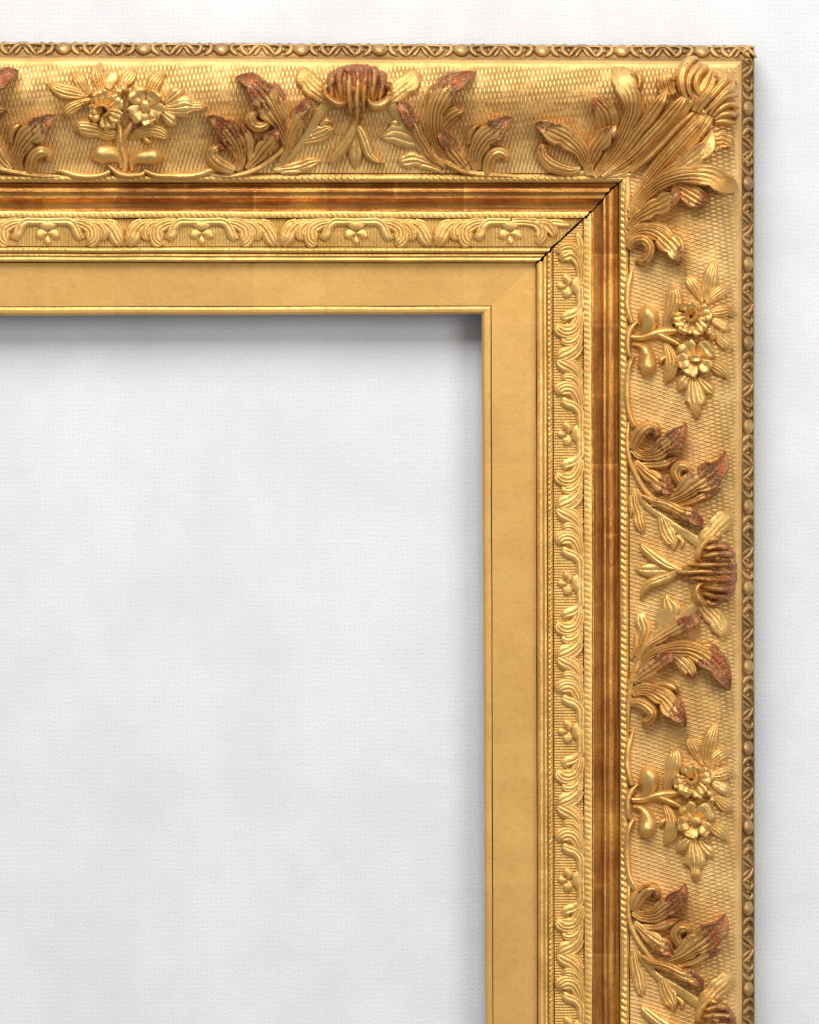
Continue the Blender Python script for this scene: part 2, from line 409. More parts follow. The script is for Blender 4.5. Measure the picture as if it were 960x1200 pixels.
def lobe_grid(pts, nf=3, amp=1.0, cup=0.45, rim=0.0, wear=0.0, wtip=0.4, under=0.86, seed=0, fade=0.85, serr=0.0, dome=0.0, ws=1.0, hs=1.0, scal=0.0, nsc=3, spoon=0.0):
    """one carved lobe in motif coordinates: list of (x, y, h, wear) + faces"""
    pts = [(p[0], p[1], p[2]*(ws if p[2] > 1 else 1), p[3]*(ws if p[3] > 1 else 1), p[4]*hs) for p in pts]
    L = sum(math.dist(pts[i][:2], pts[i+1][:2]) for i in range(len(pts)-1))
    W = max(p[2]+p[3] for p in pts)
    nu = int(min(60, max(12, L*0.95)))
    nv = max(11, 12*nf+1, int(W*0.9)); nv = min(nv, 61)
    P, U, _ = catmull(pts, nu)
    T = np.gradient(P[:, :2], axis=0); T /= np.maximum(1e-6, np.hypot(T[:, 0], T[:, 1]))[:, None]
    Lf = np.stack([T[:, 1], -T[:, 0]], 1)       # to the left of travel when y points down
    vs = np.sin(np.linspace(-1, 1, nv)*math.pi/2)*0.4 + np.linspace(-1, 1, nv)*0.6
    verts = []; we = []
    for j in range(nu):
        x, y, wl, wr, h = P[j]
        u = U[j]
        env = min(1, u*4+0.25)*(1 if u < fade else max(0, 1-(u-fade)/(min(1, fade+0.3)-fade+1e-6)))
        tipk = 1-max(0, (u-0.86)/0.14)**2*0.35
        sj = 1 + serr*math.sin(u*L*0.55 + seed)
        tk = max(0, min(1, (u-0.5)/0.35))*spoon; tk = tk*tk*(3-2*tk)
        ring = []
        scl = 1 - scal*(1-abs(math.sin(math.pi*(nsc*u**1.2+0.15)))**0.5)*min(1, u*2.5); scr = 1 - scal*(1-abs(math.sin(math.pi*(nsc*u**1.2+0.55)))**0.5)*min(1, u*2.5)
        for k in range(nv):
            v = vs[k]; av = abs(v)
            off = (wl*sj*scl if v < 0 else wr*sj*scr)*av
            sx_ = -1 if v < 0 else 1
            # Lf is left; v<0 -> left
            px = x + Lf[j, 0]*(-sx_)*off; py = y + Lf[j, 1]*(-sx_)*off
            hh = h*(1-(cup*(1-tk)+min(cup, -0.22)*tk)*v*v)*(1-0.28*av**9)
            g = (1-abs(math.sin(math.pi*nf*(v+1)/2)))**1.3 if nf else 0
            lw = min(1.0, (wl+wr)/10.0)
            hh -= amp*g*env*lw*(1-av**6)
            if nf > 2: hh -= 0.45*amp*(1-abs(math.sin(math.pi*3*nf*(v+1)/2)))*min(1, u*3)*max(0, 1-1.15*u*u)*lw*(1-av**6)
            if scal: hh -= scal*9*(1-(scl if v < 0 else scr))/max(scal, 1e-6)*0.5*av*av*lw
            hh += rim*max(0, av-0.72)/0.28*lw
            hh += dome*math.sin(math.pi*u)*(1-v*v)
            hh *= tipk
            hh += 0.25*mnoise.noise(Vector((px*0.16, py*0.16, seed*3.3)))
            hh = max(hh, 0.4)
            ring.append((px, py, hh))
            we.append(wear*(0.35+0.65*u) + wtip*max(0, (u-0.55)/0.45) + 0.12*(av-0.5))
        verts += ring
    F = []
    for j in range(nu-1):
        for k in range(nv-1):
            a = j*nv+k; F.append((a, a+1, a+nv+1, a+nv))
    # skirt: round the outline, drop undercut to below the ground
    loop = [k for k in range(nv)] + [j*nv+nv-1 for j in range(1, nu)] + [(nu-1)*nv+k for k in range(nv-2, -1, -1)] + [j*nv for j in range(nu-2, 0, -1)]
    b = len(verts)
    for idx in loop:
        j = idx//nv
        x, y, h = verts[idx]; cx, cy = P[j, 0], P[j, 1]
        if j == nu-1: cx, cy = P[max(0, nu-3), 0], P[max(0, nu-3), 1]
        verts.append((cx+(x-cx)*under, cy+(y-cy)*under, -3.0)); we.append(0.0)
    n = len(loop)
    for q in range(n):
        F.append((loop[q], b+q, b+(q+1) % n, loop[(q+1) % n]))
    return verts, F, we

def jit(pts, r, a=0.7):
    return [(p[0]+r.uniform(-a, a), p[1]+r.uniform(-a, a), p[2]*r.uniform(0.93, 1.07), p[3]*r.uniform(0.93, 1.07), p[4]*r.uniform(0.9, 1.1)) for p in pts]

def place_on_cove(mode, c):
    """motif coordinates (x, y as on the side rail) -> world"""
    def f(x, y, h):
        if mode == 'right':
            yy = y + c; t = 867.0-x; b = cove_h(max(t, 0.5)); px, py = right_px(x, yy)
        elif mode == 'top':      # (s, t): x of the photograph = c + y, t = 867-x
            t = 867.0-x; xx = c + y; b = cove_h(max(t, 0.5)); px, py = top_px(xx, 74.4+t)
        else:                    # the corner, traced directly
            tt, tr = y-74.4, 867.2-x; t = min(tt, tr); b = cove_h(max(t, 0.5))
            if tt < tr: px, py = top_px(x, y)
            else: px, py = right_px(x, y)
        return world(px, py, b+h)
    return f

def piece(name, pts, parent, mapf, mat, seed=0, jitter=0.0, **kw):
    r = random.Random(seed)
    if jitter: pts = jit(pts, r, jitter)
    v, F, we = lobe_grid(pts, seed=seed % 17, **kw)
    V = [mapf(*p) for p in v]
    return finish(name, V, F, mat, parent, None, we, angle=48)

# motif coordinates: traced on the side rail, y relative to the motif's centre (670)
def Z(pts, c=670): return [(p[0], p[1]-c, *p[2:]) for p in pts]
def W2(x, y, a, b, h): return (x, y, a, b, h)

HALF_A = [
 # name, points, options   (first is the stem)
 ('stem', [(737,494,2,2,3),(736,512,3,3.5,6),(738,535,3.5,4,8),(745,556,4,4,9),(756,573,4,4.5,9),(768,585,4,5,8),(782,592,4,5,7)], dict(nf=2, amp=1.2, cup=0.6, wtip=0)),
 ('leaf_lobe', [(746,574,3,3,2.5),(757,590,3.5,4,3.5),(772,604,4,4.5,4),(790,616,5,5,4),(808,628,6,5.5,4),(824,640,7,6,4)], dict(nf=0, cup=0.2, wtip=0)),
 ('leaf_lobe', [(743,572,2,3,3),(744,588,5,4,4.5),(747,603,6,6,5.5),(750,615,6,6.5,6),(752,622,4,4.5,5),(752,627,0.4,0.4,3.5)], dict(nf=3, amp=1.3, cup=0.35, wtip=0)),
 ('leaf_lobe', [(739,580,1,2,3),(740,594,2.5,3,4),(741,606,0.5,1.5,3.5)], dict(nf=1, amp=0.8, wtip=0)),
 ('leaf_lobe', [(776,606,4,5,4),(780,618,8,7.5,5),(785,630,9,8,6),(789,637,5,6,6),(789,644,0.4,0.4,5)], dict(nf=4, amp=1.3, cup=0.3, wtip=0)),
 ('leaf_lobe', [(793,628,3,2,4),(799,635,3,3,5),(797,642,0.4,0.4,4)], dict(nf=1, amp=0.8, wtip=0)),
 ('leaf_lobe', [(821,638,7,6,4),(829,630,10,9,5),(837,621,11,10,6),(844,614,11.5,11,7),(850,608,10.5,10,8),(855,603,7.5,7.5,8),(858,600,2.5,2.5,7)], dict(nf=4, amp=0.7, cup=0.25, rim=0.5, wtip=0.1, fade=0.6)),
 ('leaf_lobe', [(752,580,2,2,8),(764,586,3.5,4,11),(780,590,5.5,6,13),(797,598,7,7.5,15),(811,606,7.5,7,15),(820,612,5,5,13),(824,616,0.5,0.5,10)], dict(nf=3, amp=1.8, cup=0.5, wear=0.25, wtip=0.6)),
 ('leaf_lobe', [(762,590,4,3,6),(778,588,6,4,10),(797,581,11,5,14),(815,570,15,9,18),(830,558,15,14,21),(842,547,10,11,23),(847,538,5,6.5,23),(849,529,0.5,0.5,21)], dict(nf=5, amp=2.6, cup=0.15, rim=1.8, wear=0.45, wtip=0.55, serr=0.03)),
 ('leaf_lobe', [(790,592,3,3,9),(810,587,5,5,12),(828,579,6,5.5,14),(839,575,4,4,13),(845,572,0.5,0.5,12)], dict(nf=2, amp=1.8, wear=0.5, wtip=0.5)),
 ('scroll', [(797,568,4,5,9),(792,560,5,5,13),(792,551,5,6,16),(798,545,5,6,18),(805,547,4,5,17),(808,553,2,3,14)], dict(nf=1, amp=1.2, cup=0.5, wear=0.2, wtip=0.1)),
 ('leaf_lobe', [(744,540,3,3,7),(754,551,5,5,10),(765,560,8,7.5,13),(775,568,9,8,15),(783,574,7,6,15),(789,580,0.6,0.6,12)], dict(nf=3, amp=2.4, cup=0.3, rim=1.2, wear=0.35, wtip=0.45)),
 ('leaf_lobe', [(750,545,4,3,7),(765,546,6,4,10),(780,543,7,6,13),(790,538,5,4,13),(797,535,0.5,0.5,12)], dict(nf=2, amp=1.8, wear=0.45, wtip=0.5)),
 ('leaf_lobe', [(742,526,3,4,6),(752,532,4,6,9),(766,531,7,8,13),(779,523,10,11,17),(790,514,9,12,20),(798,505,6,8,21),(801,500,3,4,20),(802,494,0.5,0.5,18)], dict(nf=5, amp=2.4, cup=0.15, rim=1.4, wear=0.55, wtip=0.5)),
 ('scroll', [(741,527,4,4,7),(746,516,6,6,12),(752,507,7,6,16),(760,501,6,6,19),(767,502,5,5,19),(769,508,4,3.5,17),(766,514,2,2,13)], dict(nf=2, amp=1.3, cup=0.5, wear=0.5, wtip=0.1)),
]
HALF_B = [
 ('stem', [(735,858,2,2,3),(736,838,3,3.5,6),(738,812,3.5,4,8),(742,795,4,4,9),(748,778,4,5,9),(757,765,4,5,8),(768,756,4,5,7)], dict(nf=2, amp=1.2, cup=0.6, wtip=0)),
 ('leaf_lobe', [(745,776,3,3,2.5),(756,758,4,4,3.5),(770,742,5,4.5,4),(788,728,5,5,4),(806,716,5.5,6,4),(824,706,6,7,4)], dict(nf=0, cup=0.2, wtip=0)),
 ('leaf_lobe', [(745,768,3,2,3),(751,752,5,5,4.5),(754,739,7,7.5,5.5),(752,727,8,8,6),(750,720,4.5,5,5)], dict(nf=3, amp=1.3, cup=0.35, wtip=0)),
 ('leaf_lobe', [(740,772,2,1,3),(745,756,3,3,5),(746,746,3,2,5),(744,740,1,0.5,4)], dict(nf=1, amp=0.8, wtip=0)),
 ('leaf_lobe', [(774,742,6,6,4),(780,728,11,11,5),(783,714,10,11,6),(782,705,7,6,6),(781,697,1,1,5)], dict(nf=3, amp=0.8, cup=0.2, wtip=0)),
 ('leaf_lobe', [(790,722,3,3,4),(796,714,3,4,5),(796,707,0.6,0.6,4)], dict(nf=1, amp=0.6, wtip=0)),
 ('leaf_lobe', [(821,703,6,7,4),(828,712,9,10,5),(835,720,10,11,6),(841,728,11,11.5,7),(847,735,10,10.5,8),(851,740,7.5,7.5,8),(854,743,2.5,2.5,7)], dict(nf=4, amp=0.7, cup=0.25, rim=0.5, wtip=0.1, fade=0.6)),
 ('leaf_lobe', [(748,772,2,2,8),(759,758,4,3,11),(774,748,5,4.5,13),(792,738,7,6,15),(807,729,8,8,16),(816,723,6,6,15),(821,719,0.6,0.6,12)], dict(nf=3, amp=2.0, cup=0.3, wear=0.4, wtip=0.6)),
 ('leaf_lobe', [(746,784,3,4,6),(758,772,4,6,10),(776,763,6,7,14),(798,760,8,9,18),(818,764,10,11,21),(834,774,13,12,23),(846,787,11,11,23),(852,798,6,7,22),(855,809,0.6,0.6,19)], dict(nf=5, amp=2.6, cup=0.25, rim=1.6, wear=0.25, wtip=0.8)),
 ('leaf_lobe', [(818,757,4,3,12),(832,757,5,4,15),(842,762,2,2,14)], dict(nf=1, amp=1, wear=0.5, wtip=0.4)),
 ('scroll', [(788,766,5,6,10),(800,774,7,7,13),(808,784,7,7,15),(811,791,5,5,15),(811,797,1,1,12)], dict(nf=3, amp=1.6, cup=0.4, wear=0.3, wtip=0.3)),
 ('leaf_lobe', [(742,800,3,3,7),(753,790,5,6,10),(766,781,7,8,13),(778,773,8,8,15),(785,768,5,5,15),(788,763,0.6,0.6,13)], dict(nf=3, amp=2.2, cup=0.2, rim=1.4, wear=0.5, wtip=0.4)),
 ('leaf_lobe', [(772,802,4,3,8),(784,803,6,4,12),(792,809,4,3,12),(794,815,0.6,0.6,9)], dict(nf=1, amp=1.2, wear=0.5, wtip=0.4)),
 ('leaf_lobe', [(741,812,4,3,6),(753,808,6,6,10),(768,811,8,9,14),(781,821,11,12,18),(791,833,11,12,20),(799,843,7,7,19),(804,852,0.6,0.6,16)], dict(nf=5, amp=2.4, cup=0.2, rim=1.2, wear=0.35, wtip=0.45)),
 ('scroll', [(738,823,4,4,7),(748,824,5,5,12),(758,829,6,5,16),(763,837,6,5,18),(759,844,5,4,17),(752,845,3,3,14)], dict(nf=2, amp=1.0, cup=0.5, wear=0.15, wtip=0.0)),
]
def tune(nm, kw, i=9):
    k = dict(kw)
    if i == 0: return k
    if nm == 'scroll': k.update(ws=1.45, hs=1.2, nf=max(3, kw.get('nf', 1)+1), amp=1.9)
    elif kw.get('nf', 3) >= 3 and i > 6: k.update(ws=1.22, hs=1.1, scal=0.30, nsc=3.4, amp=kw.get('amp', 1)*0.95, fade=0.55, spoon=1.0, rim=kw.get('rim', 0)+0.9, wear=kw.get('wear', 0)+0.08)
    elif kw.get('nf', 3) >= 1: k.update(ws=1.12, hs=1.1, scal=0.12)
    return k
def build_leafage(mode, c, seed, lab=None):
    f = place_on_cove(mode, c)
    for half, hs in ((HALF_A, 0), (HALF_B, 50)):
        par = None
        for i, (nm, pts, kw) in enumerate(half):
            o = piece('acanthus_leaf' if par is None else nm, Z(pts), frame if par is None else par, f, M_ORN if i > 5 else M_SPRAY,
                      seed=seed*131+hs+i, jitter=0.9, **tune(nm, kw, i))
            if par is None: par = o
    # tulip-shaped calyx at the foot
    tul = piece('tulip_ornament', Z([(808,669,3,3,6),(800,668,4.5,4.5,8),(793,668,5,5,8),(786,668,5,5,6)]), frame, f, M_SPRAY, seed=seed+70, nf=0, cup=0.5, wtip=0.1)
    piece('petal', Z([(793,668,4,4,5),(782,668,6,6,5),(768,668,8,8,6),(755,668,7,7,6),(744,667,1,1,4)]), tul, f, M_SPRAY, seed=seed+71, nf=2, amp=0.8, cup=0.2, wtip=0)
    piece('petal', Z([(794,667,3,4,7),(784,664,5,6,9),(772,657,6,7,10),(760,647,6,6,10),(753,640,4,4,9),(751,635,0.5,0.5,7)]), tul, f, M_SPRAY, seed=seed+72, nf=2, amp=1.0, cup=0.3, rim=0.8, wtip=0)
    piece('petal', Z([(794,669,4,3,7),(784,675,6,5,9),(771,680,7,6,10),(759,685,6,5,10),(753,693,4,3,9),(750,702,0.5,0.5,7)]), tul, f, M_SPRAY, seed=seed+73, nf=2, amp=1.0, cup=0.3, rim=0.8, wtip=0)
    # shell: fan of ribs from the foot (x 800) out to x 861
    build_shell(lambda s_, t_, h: f(867-t_, s_, h), seed, 0.68)

def build_shell(g, seed, wear):
    def P(pts): return [(p[0], p[1], p[2], p[3], p[4]) for p in pts]
    base = piece('shell_ornament', P([(0,79,3,3,6),(0,64,8,8,10),(0,54,12,12,10),(0,48,27,27,10),(0,38,35,35,12),(0,24,36,36,14),(0,12,30,30,12),(0,6,19,19,8),(0,3,6,6,4)]), frame, g, M_ORN, seed=seed+80, nf=9, amp=2.4, cup=0.25, wear=wear, wtip=0)
    r = random.Random(seed)
    tops = [(-37,24), (-29,12), (-20,6.5), (-9.5,4.5), (0.5,4.5), (10,4.5), (20.5,6.5), (30,12), (37,24)]
    bots = [(-35,40), (-28,46), (-19,47), (-8,62), (0,78), (8,60), (18,46), (26,48), (35,42)]
    for k in range(9):
        (tx, ty), (bx, by) = tops[k], bots[k]
        hh = (14, 20, 23, 18, 14, 18, 23, 20, 14)[k]
        mx = (tx+bx)/2*1.04
        pts = [(bx, by, 1.5, 1.5, hh*0.5), (bx*0.92+mx*0.08, by*0.82+ty*0.18, 3.8, 3.8, hh*0.85), (mx, by*0.5+ty*0.5, 5.6, 5.6, hh*1.05),
               (tx*0.9+mx*0.1, by*0.2+ty*0.8, 5.8, 5.8, hh*0.97), (tx, ty+2, 5.0, 5.0, hh*0.68), (tx, ty-1, 2.2, 2.2, hh*0.3)]
        pts = [(p[0]+r.uniform(-0.9, 0.9), p[1]+r.uniform(-0.9, 0.9), p[2], p[3], p[4]*r.uniform(0.9, 1.1)) for p in pts]
        piece('shell_rib', pts, base, g, M_ORN, seed=seed+81+k, nf=1, amp=2.2, cup=0.75, wear=wear, wtip=0, hs=1.1)
    # the turned lips at either foot of the fan
    piece('shell_lip', P([(-39,30,2,2,14),(-36,39,4.5,4.5,20),(-28,46,5.5,5,25),(-19,49,5,4.5,25),(-12,47,2,2,19)]), base, g, M_ORN, seed=seed+95, nf=0, cup=0.6, wear=wear*0.3, wtip=0)
    piece('shell_lip', P([(13,43,2,2,18),(17,49,5,5,24),(25,51,7,7,26),(33,47,7,7,24),(38,38,3.5,3.5,17)]), base, g, M_ORN, seed=seed+96, nf=0, cup=0.6, wear=wear*0.6, wtip=0)

# ------------------------------------------------------------------ flower sprays (traced around y = 400)
def disc(x, y, r, h): return [(x, y-r, 0.8, 0.8, h*0.55), (x, y-r*0.75, r*0.66, r*0.66, h*0.85), (x, y, r, r, h), (x, y+r*0.75, r*0.66, r*0.66, h*0.85), (x, y+r, 0.8, 0.8, h*0.55)]
def petal(cx, cy, px, py, w, h):
    dx, dy = px-cx, py-cy
    q = ((0.15, 0.16, 0.5), (0.45, 0.58, 0.72), (0.85, 0.93, 0.92), (1.15, 1.0, 1.04), (1.35, 0.86, 1.04), (1.48, 0.6, 1.0), (1.55, 0.32, 0.9), (1.58, 0.06, 0.8))
    return [(cx+dx*a, cy+dy*a, w*b, w*b, h*c) for a, b, c in q]
def build_spray(mode, c, seed):
    f = place_on_cove(mode, c)
    def Y(p): return Z(p, 400)
    K = dict(seed=seed, jitter=0.5)
    st = piece('flower_spray', Y([(740,395,4,4,7),(752,395,4.5,5,8),(766,391,5.5,6.5,9),(778,389,6,7,9),(790,388,5,5,8),(802,384,3,3,6)]), frame, f, M_SPRAY, seed=seed, jitter=0.3, nf=1, amp=0.5, cup=0.65, wtip=0)
    def P(nm, pts, **kw):
        P.n += 1
        kw.setdefault('wtip', 0.05); kw.setdefault('under', 0.9); kw.setdefault('ws', 1.12); kw.setdefault('hs', 1.15)
        return piece(nm, Y(pts), st, f, M_SPRAY, seed=seed+P.n, jitter=0.5, **kw)
    P.n = 0
    P('stem', [(770,391,3,3,7),(782,396,4,4,9),(792,401,3.5,3.5,8),(800,406,2,2,6)], nf=0, cup=0.6)
    leaf = dict(nf=4, amp=1.1, cup=0.35, fade=0.95)
    P('leaf', [(784,390,3,3,3),(783,378,6,6,6),(787,364,8,8.5,8),(790,350,9,8,9),(790,341,6,6,8),(787,335,1,1,5)], **leaf)
    P('leaf', [(823,354,2,2,3),(817,341,5,5,5),(811,331,6.5,6,6.5),(807,325,4.5,4,6),(805,321,0.8,0.8,4)], **leaf)
    P('leaf', [(827,352,2,3,3),(830,336,7,7.5,5.5),(834,322,8.5,7,7),(837,313,5.5,5,6.5),(841,303,0.6,0.6,4)], **leaf)
    P('leaf', [(829,355,3,2,4),(838,346,6,6,6),(846,341,6.5,6.5,7),(852,338,4,5,6),(856,337,0.8,0.8,4)], **leaf)
    P('leaf', [(833,367,4,4,5),(844,366,7,6.5,8),(853,364,6.5,6,8),(860,366,4,4,6.5),(865,367,0.8,0.8,4)], nf=4, amp=1.5, cup=0.35, fade=0.95)
    P('leaf', [(835,375,4,4,3),(844,379,7,6,5),(852,383,6,5,5.5),(857,384,1,1,4)], nf=2, amp=0.7, cup=0.3)
    P('leaf', [(838,391,3,3,4),(847,399,7,6.5,6),(854,405,6,5,6.5),(859,407,1,1,4)], **leaf)
    P('leaf', [(828,424,3,4,4),(838,428,7,7,7),(846,434,8,7,8),(851,440,5,4,6.5),(853,445,0.8,0.8,4)], **leaf)
    P('leaf', [(819,442,2,3,4),(826,451,5.5,5.5,6.5),(833,458,6,5,7),(837,461,1,1,4)], nf=2, amp=1.4, cup=0.3, rim=0.6)
    P('leaf', [(811,436,2,3,5),(804,444,5.5,6,8),(797,452,6.5,6,8),(794,457,1,1,5)], nf=2, amp=1.6, cup=0.4)
    P('leaf', [(813,438,2,2,3),(813,450,7,7,6),(814,462,11,10,7.5),(815,470,10,12,7.5),(815,474,6.5,7,7),(815,484,5.5,5,6.5),(815,491,0.8,0.8,4)], nf=4, amp=0.8, cup=0.3)
    P('leaf', [(779,401,3,3,3),(785,412,6,6,6),(787,425,8,7.5,8),(784,438,7,7,8),(781,445,4,4,6),(779,449,0.8,0.8,4)], **leaf)
    P('leaf', [(780,418,2,2,5),(775,422,3.5,3.5,6.5),(773,427,1,1,5)], nf=0)
    # two flowers of five petals and a bud
    ca = (810, 371)
    for (px, py, wd, hh) in ((825,367,9.5,12.5), (808,360,9.5,15), (796,374,8.5,12), (804,384,8,14), (819,384,9,12.5)):
        P('petal', petal(*ca, px, py, wd*1.0, hh*0.9), nf=3, amp=0.9, cup=-0.12, rim=0.9, wtip=0.12)
    P('flower_centre', [(813,361,1,1,14),(816,366,2.5,2.5,17),(815,372,3,3,18),(810,376,3,3,18),(805,373,2.5,2.5,17),(804,368,1,1,15)], nf=0, cup=0.7)
    cb = (815, 420)
    for (px, py, wd, hh) in ((806,408,10,12.5), (827,410,10.5,14), (801,423,8.5,14), (810,433,8.5,12.5), (826,429,8.5,15)):
        P('petal', petal(*cb, px, py, wd*1.0, hh*0.9), nf=2, amp=0.7, cup=-0.12, rim=0.9, wtip=0.12)
    P('flower_centre', disc(815, 419.5, 6.6, 16), nf=0, cup=0.15, rim=0.8)
    P('bud', disc(832, 388, 6, 12), nf=1, amp=2.5, cup=0.5)
    P('bud', disc(835, 394, 5, 10), nf=0, cup=0.6)
    # scrolls at the foot and the knot round the stem
    P('scroll', [(744,392,2.5,3,4),(752,390,4,5,7),(758,383,8,9,11),(760,374,11,11,14),(759,365,10,10,14),(758,359,5,5,11),(758,356,1,1,8)], nf=1, amp=0.5, cup=0.6)
    P('scroll', [(741,404,3,2.5,4),(749,405,4.5,3.5,8),(755,411,8,6.5,12),(757,421,10,9,14),(757,431,9.5,9,14),(756,438,5,5,11),(756,441,1,1,8)], nf=1, amp=0.9, cup=0.6)
    P('scroll', [(747,377,2,2,7),(743,381,3,3,9),(738,388,3.5,3.5,10),(736,398,3.5,4,10),(736,408,3.5,3.5,10),(738,416,3,3,9),(743,420,2,2,7)], nf=2, amp=0.8, cup=0.6)
    P('ribbon', [(741,378,3,2.5,7),(737,368,3.2,3.2,8),(735,350,3.6,3.6,7),(736,336,3.6,3.6,6),(740,322,2.5,2.5,4),(742,313,0.8,0.8,2)], nf=0, cup=0.5)
    P('ribbon', [(742,418,2.5,3,7),(737,430,3.2,3.2,8),(735,450,3.6,3.6,7),(735,470,3.6,3.6,6),(738,486,3.6,3.6,7),(744,500,4,4,8)], nf=0, cup=0.5)

# ------------------------------------------------------------------ corner: leaf on either side of the mitre and its shell
CT = [
 ('stem', [(742,204,4,3,3),(720,205,5,4,4),(700,203,5,4,4),(680,203,4,4,3),(655,204,2,2,2)], dict(nf=1, amp=0.6, cup=0.6, wtip=0)),
 ('leaf_lobe', [(698,207,4,4,3),(730,196,7,9,6),(757,169,11,12,8),(784,141,12,12,10),(806,118,10,9,12),(818,105,6,5,12)], dict(nf=5, amp=1.6, cup=0.2, wtip=0)),
 ('leaf_lobe', [(700,206,3,3,6),(724,184,5,6,10),(744,158,7,8,14),(762,134,7,9,17),(774,117,5,8,18),(783,102,0.8,0.8,15)], dict(nf=3, amp=2.2, cup=0.3, rim=0.8, wtip=0.15, spoon=0.6, scal=0.15)),
 ('leaf_lobe', [(706,207,3,3,7),(736,186,5,6,12),(762,160,7,8,16),(784,136,7,8,19),(798,119,5,6,19),(807,106,0.8,0.8,16)], dict(nf=3, amp=2.2, cup=0.3, rim=0.8, wtip=0.15, spoon=0.6, scal=0.15)),
 ('leaf_lobe', [(740,202,3,3,8),(757,188,4.5,4,13),(775,170,5,4,15),(795,148,5,4,16),(815,130,3,3,15)], dict(nf=1, amp=1.8, cup=0.5, wtip=0)),
 ('leaf_lobe', [(784,112,8,8,8),(781,102,9,9,11),(779,95,9,10,14),(779,88,7,7,13),(778,84,2,2,9)], dict(nf=5, amp=2.6, cup=0.1, rim=1.5, wtip=0.2)),
 ('leaf_lobe', [(696,207,3,3,6),(710,190,5,6,9),(724,168,6,8,13),(735,146,6.5,9,16),(740,126,8,10,19),(737,108,11,12,22),(730,96,12,12,23),(724,86,8,10,22),(719,79,1,1,18)], dict(nf=5, amp=2.4, cup=0.2, rim=1.4, wtip=0.3)),
 ('leaf_lobe', [(748,104,3,3,15),(750,93,4,4,18),(746,85,2,3,17)], dict(nf=0, cup=0.4, wtip=0.5)),
 ('scroll', [(716,158,8,6,7),(714,146,10,8,11),(711,134,10,9,15),(705,126,8,8,17),(699,120,6,7,17),(695,115,1,1,13)], dict(nf=4, amp=1.6, cup=0.2, rim=1.2, wear=0.35, wtip=0.45)),
 ('leaf_lobe', [(690,205,3,3,7),(692,190,5,5,10),(699,174,8,8,13),(708,162,9,9,15),(716,153,6,7,15),(722,146,0.8,0.8,12)], dict(nf=4, amp=2.2, cup=0.2, rim=1.2, wear=0.15, wtip=0.3)),
 ('leaf_lobe', [(691,206,3,4,6),(687,190,5,6,10),(679,175,8,8,14),(667,163,12,10,17),(652,155,13,10,19),(639,150,9,8,19),(631,147,4,4,17),(626,147,0.8,0.8,14)], dict(nf=5, amp=2.2, cup=0.2, rim=1.4, wear=0.15, wtip=0.35)),
 ('scroll', [(680,198,3,3,6),(668,199,5,4,9),(655,196,6,5,11),(643,190,6,6,12),(636,181,5,5,12),(637,172,4,4,11),(643,170,2,2,9)], dict(nf=1, amp=0.9, cup=0.5, wear=0.25, wtip=0.1)),
]
CR = [
 ('stem', [(736,208,3,4,3),(736,225,4,5,4),(735,245,4,5,4),(735,268,4,4,4),(734,290,3,3,3)], dict(nf=1, amp=0.6, cup=0.6, wtip=0)),
 ('leaf_lobe', [(738,252,4,3,3),(753,222,8,8,6),(775,194,12,11,8),(800,167,13,13,10),(825,139,12,12,12),(838,124,7,7,12)], dict(nf=5, amp=1.6, cup=0.2, wtip=0)),
 ('leaf_lobe', [(738,246,3,3,6),(756,216,5,5,11),(778,189,6,6,15),(801,163,7,7,18),(818,145,6,6,18),(832,130,1,1,15)], dict(nf=3, amp=2.2, cup=0.3, rim=0.8, wtip=0.1, scal=0.15)),
 ('leaf_lobe', [(834,170,6,8,8),(842,165,9,9,11),(850,165,9,8,13),(856,168,6,5,13),(860,173,1,1,10)], dict(nf=4, amp=1.8, cup=0.1, rim=1.4, wtip=0.15)),
 ('leaf_lobe', [(738,248,3,3,7),(757,224,4,5,10),(778,206,5,7,13),(800,193,7,9,16),(818,180,8,11,18),(829,169,7,9,19),(833,160,4,5,18),(834,152,0.6,0.6,15)], dict(nf=4, amp=2.2, cup=0.2, rim=1.2, wtip=0.2)),
 ('scroll', [(790,216,5,6,7),(802,222,8,9,10),(812,228,9,10,13),(821,234,8,9,15),(828,240,3,3,13)], dict(nf=4, amp=1.6, cup=0.1, rim=1.2, wear=0.35, wtip=0.5)),
 ('leaf_lobe', [(738,255,3,4,6),(752,232,5,6,10),(770,216,7,7,14),(793,207,9,8,18),(815,204,10,10,21),(835,208,12,12,23),(850,215,12,11,23),(860,221,7,6,21),(866,225,1,1,17)], dict(nf=5, amp=2.6, cup=0.2, rim=1.2, wtip=0.2)),
 ('leaf_lobe', [(736,268,3,4,6),(748,254,5,6,10),(763,245,8,9,13),(778,238,10,10,16),(788,232,8,8,17),(797,221,0.6,0.6,15)], dict(nf=4, amp=2.2, cup=0.1, rim=1.6, wear=0.25, wtip=0.35)),
 ('leaf_lobe', [(736,282,4,4,6),(748,270,6,7,10),(763,269,8,9,15),(777,277,12,12,19),(789,290,12,11,21),(794,301,7,7,20),(795,312,0.8,0.8,16)], dict(nf=5, amp=2.4, cup=0.3, rim=0.8, wear=0.1, wtip=0.4)),
 ('scroll', [(737,292,4,3,7),(744,283,5,4,12),(754,281,5,5,16),(761,288,5,5,17),(760,299,5,5,16),(752,306,4,4,14),(745,303,2.5,2.5,12)], dict(nf=1, amp=1.0, cup=0.4, wear=0.4, wtip=0.1)),
]
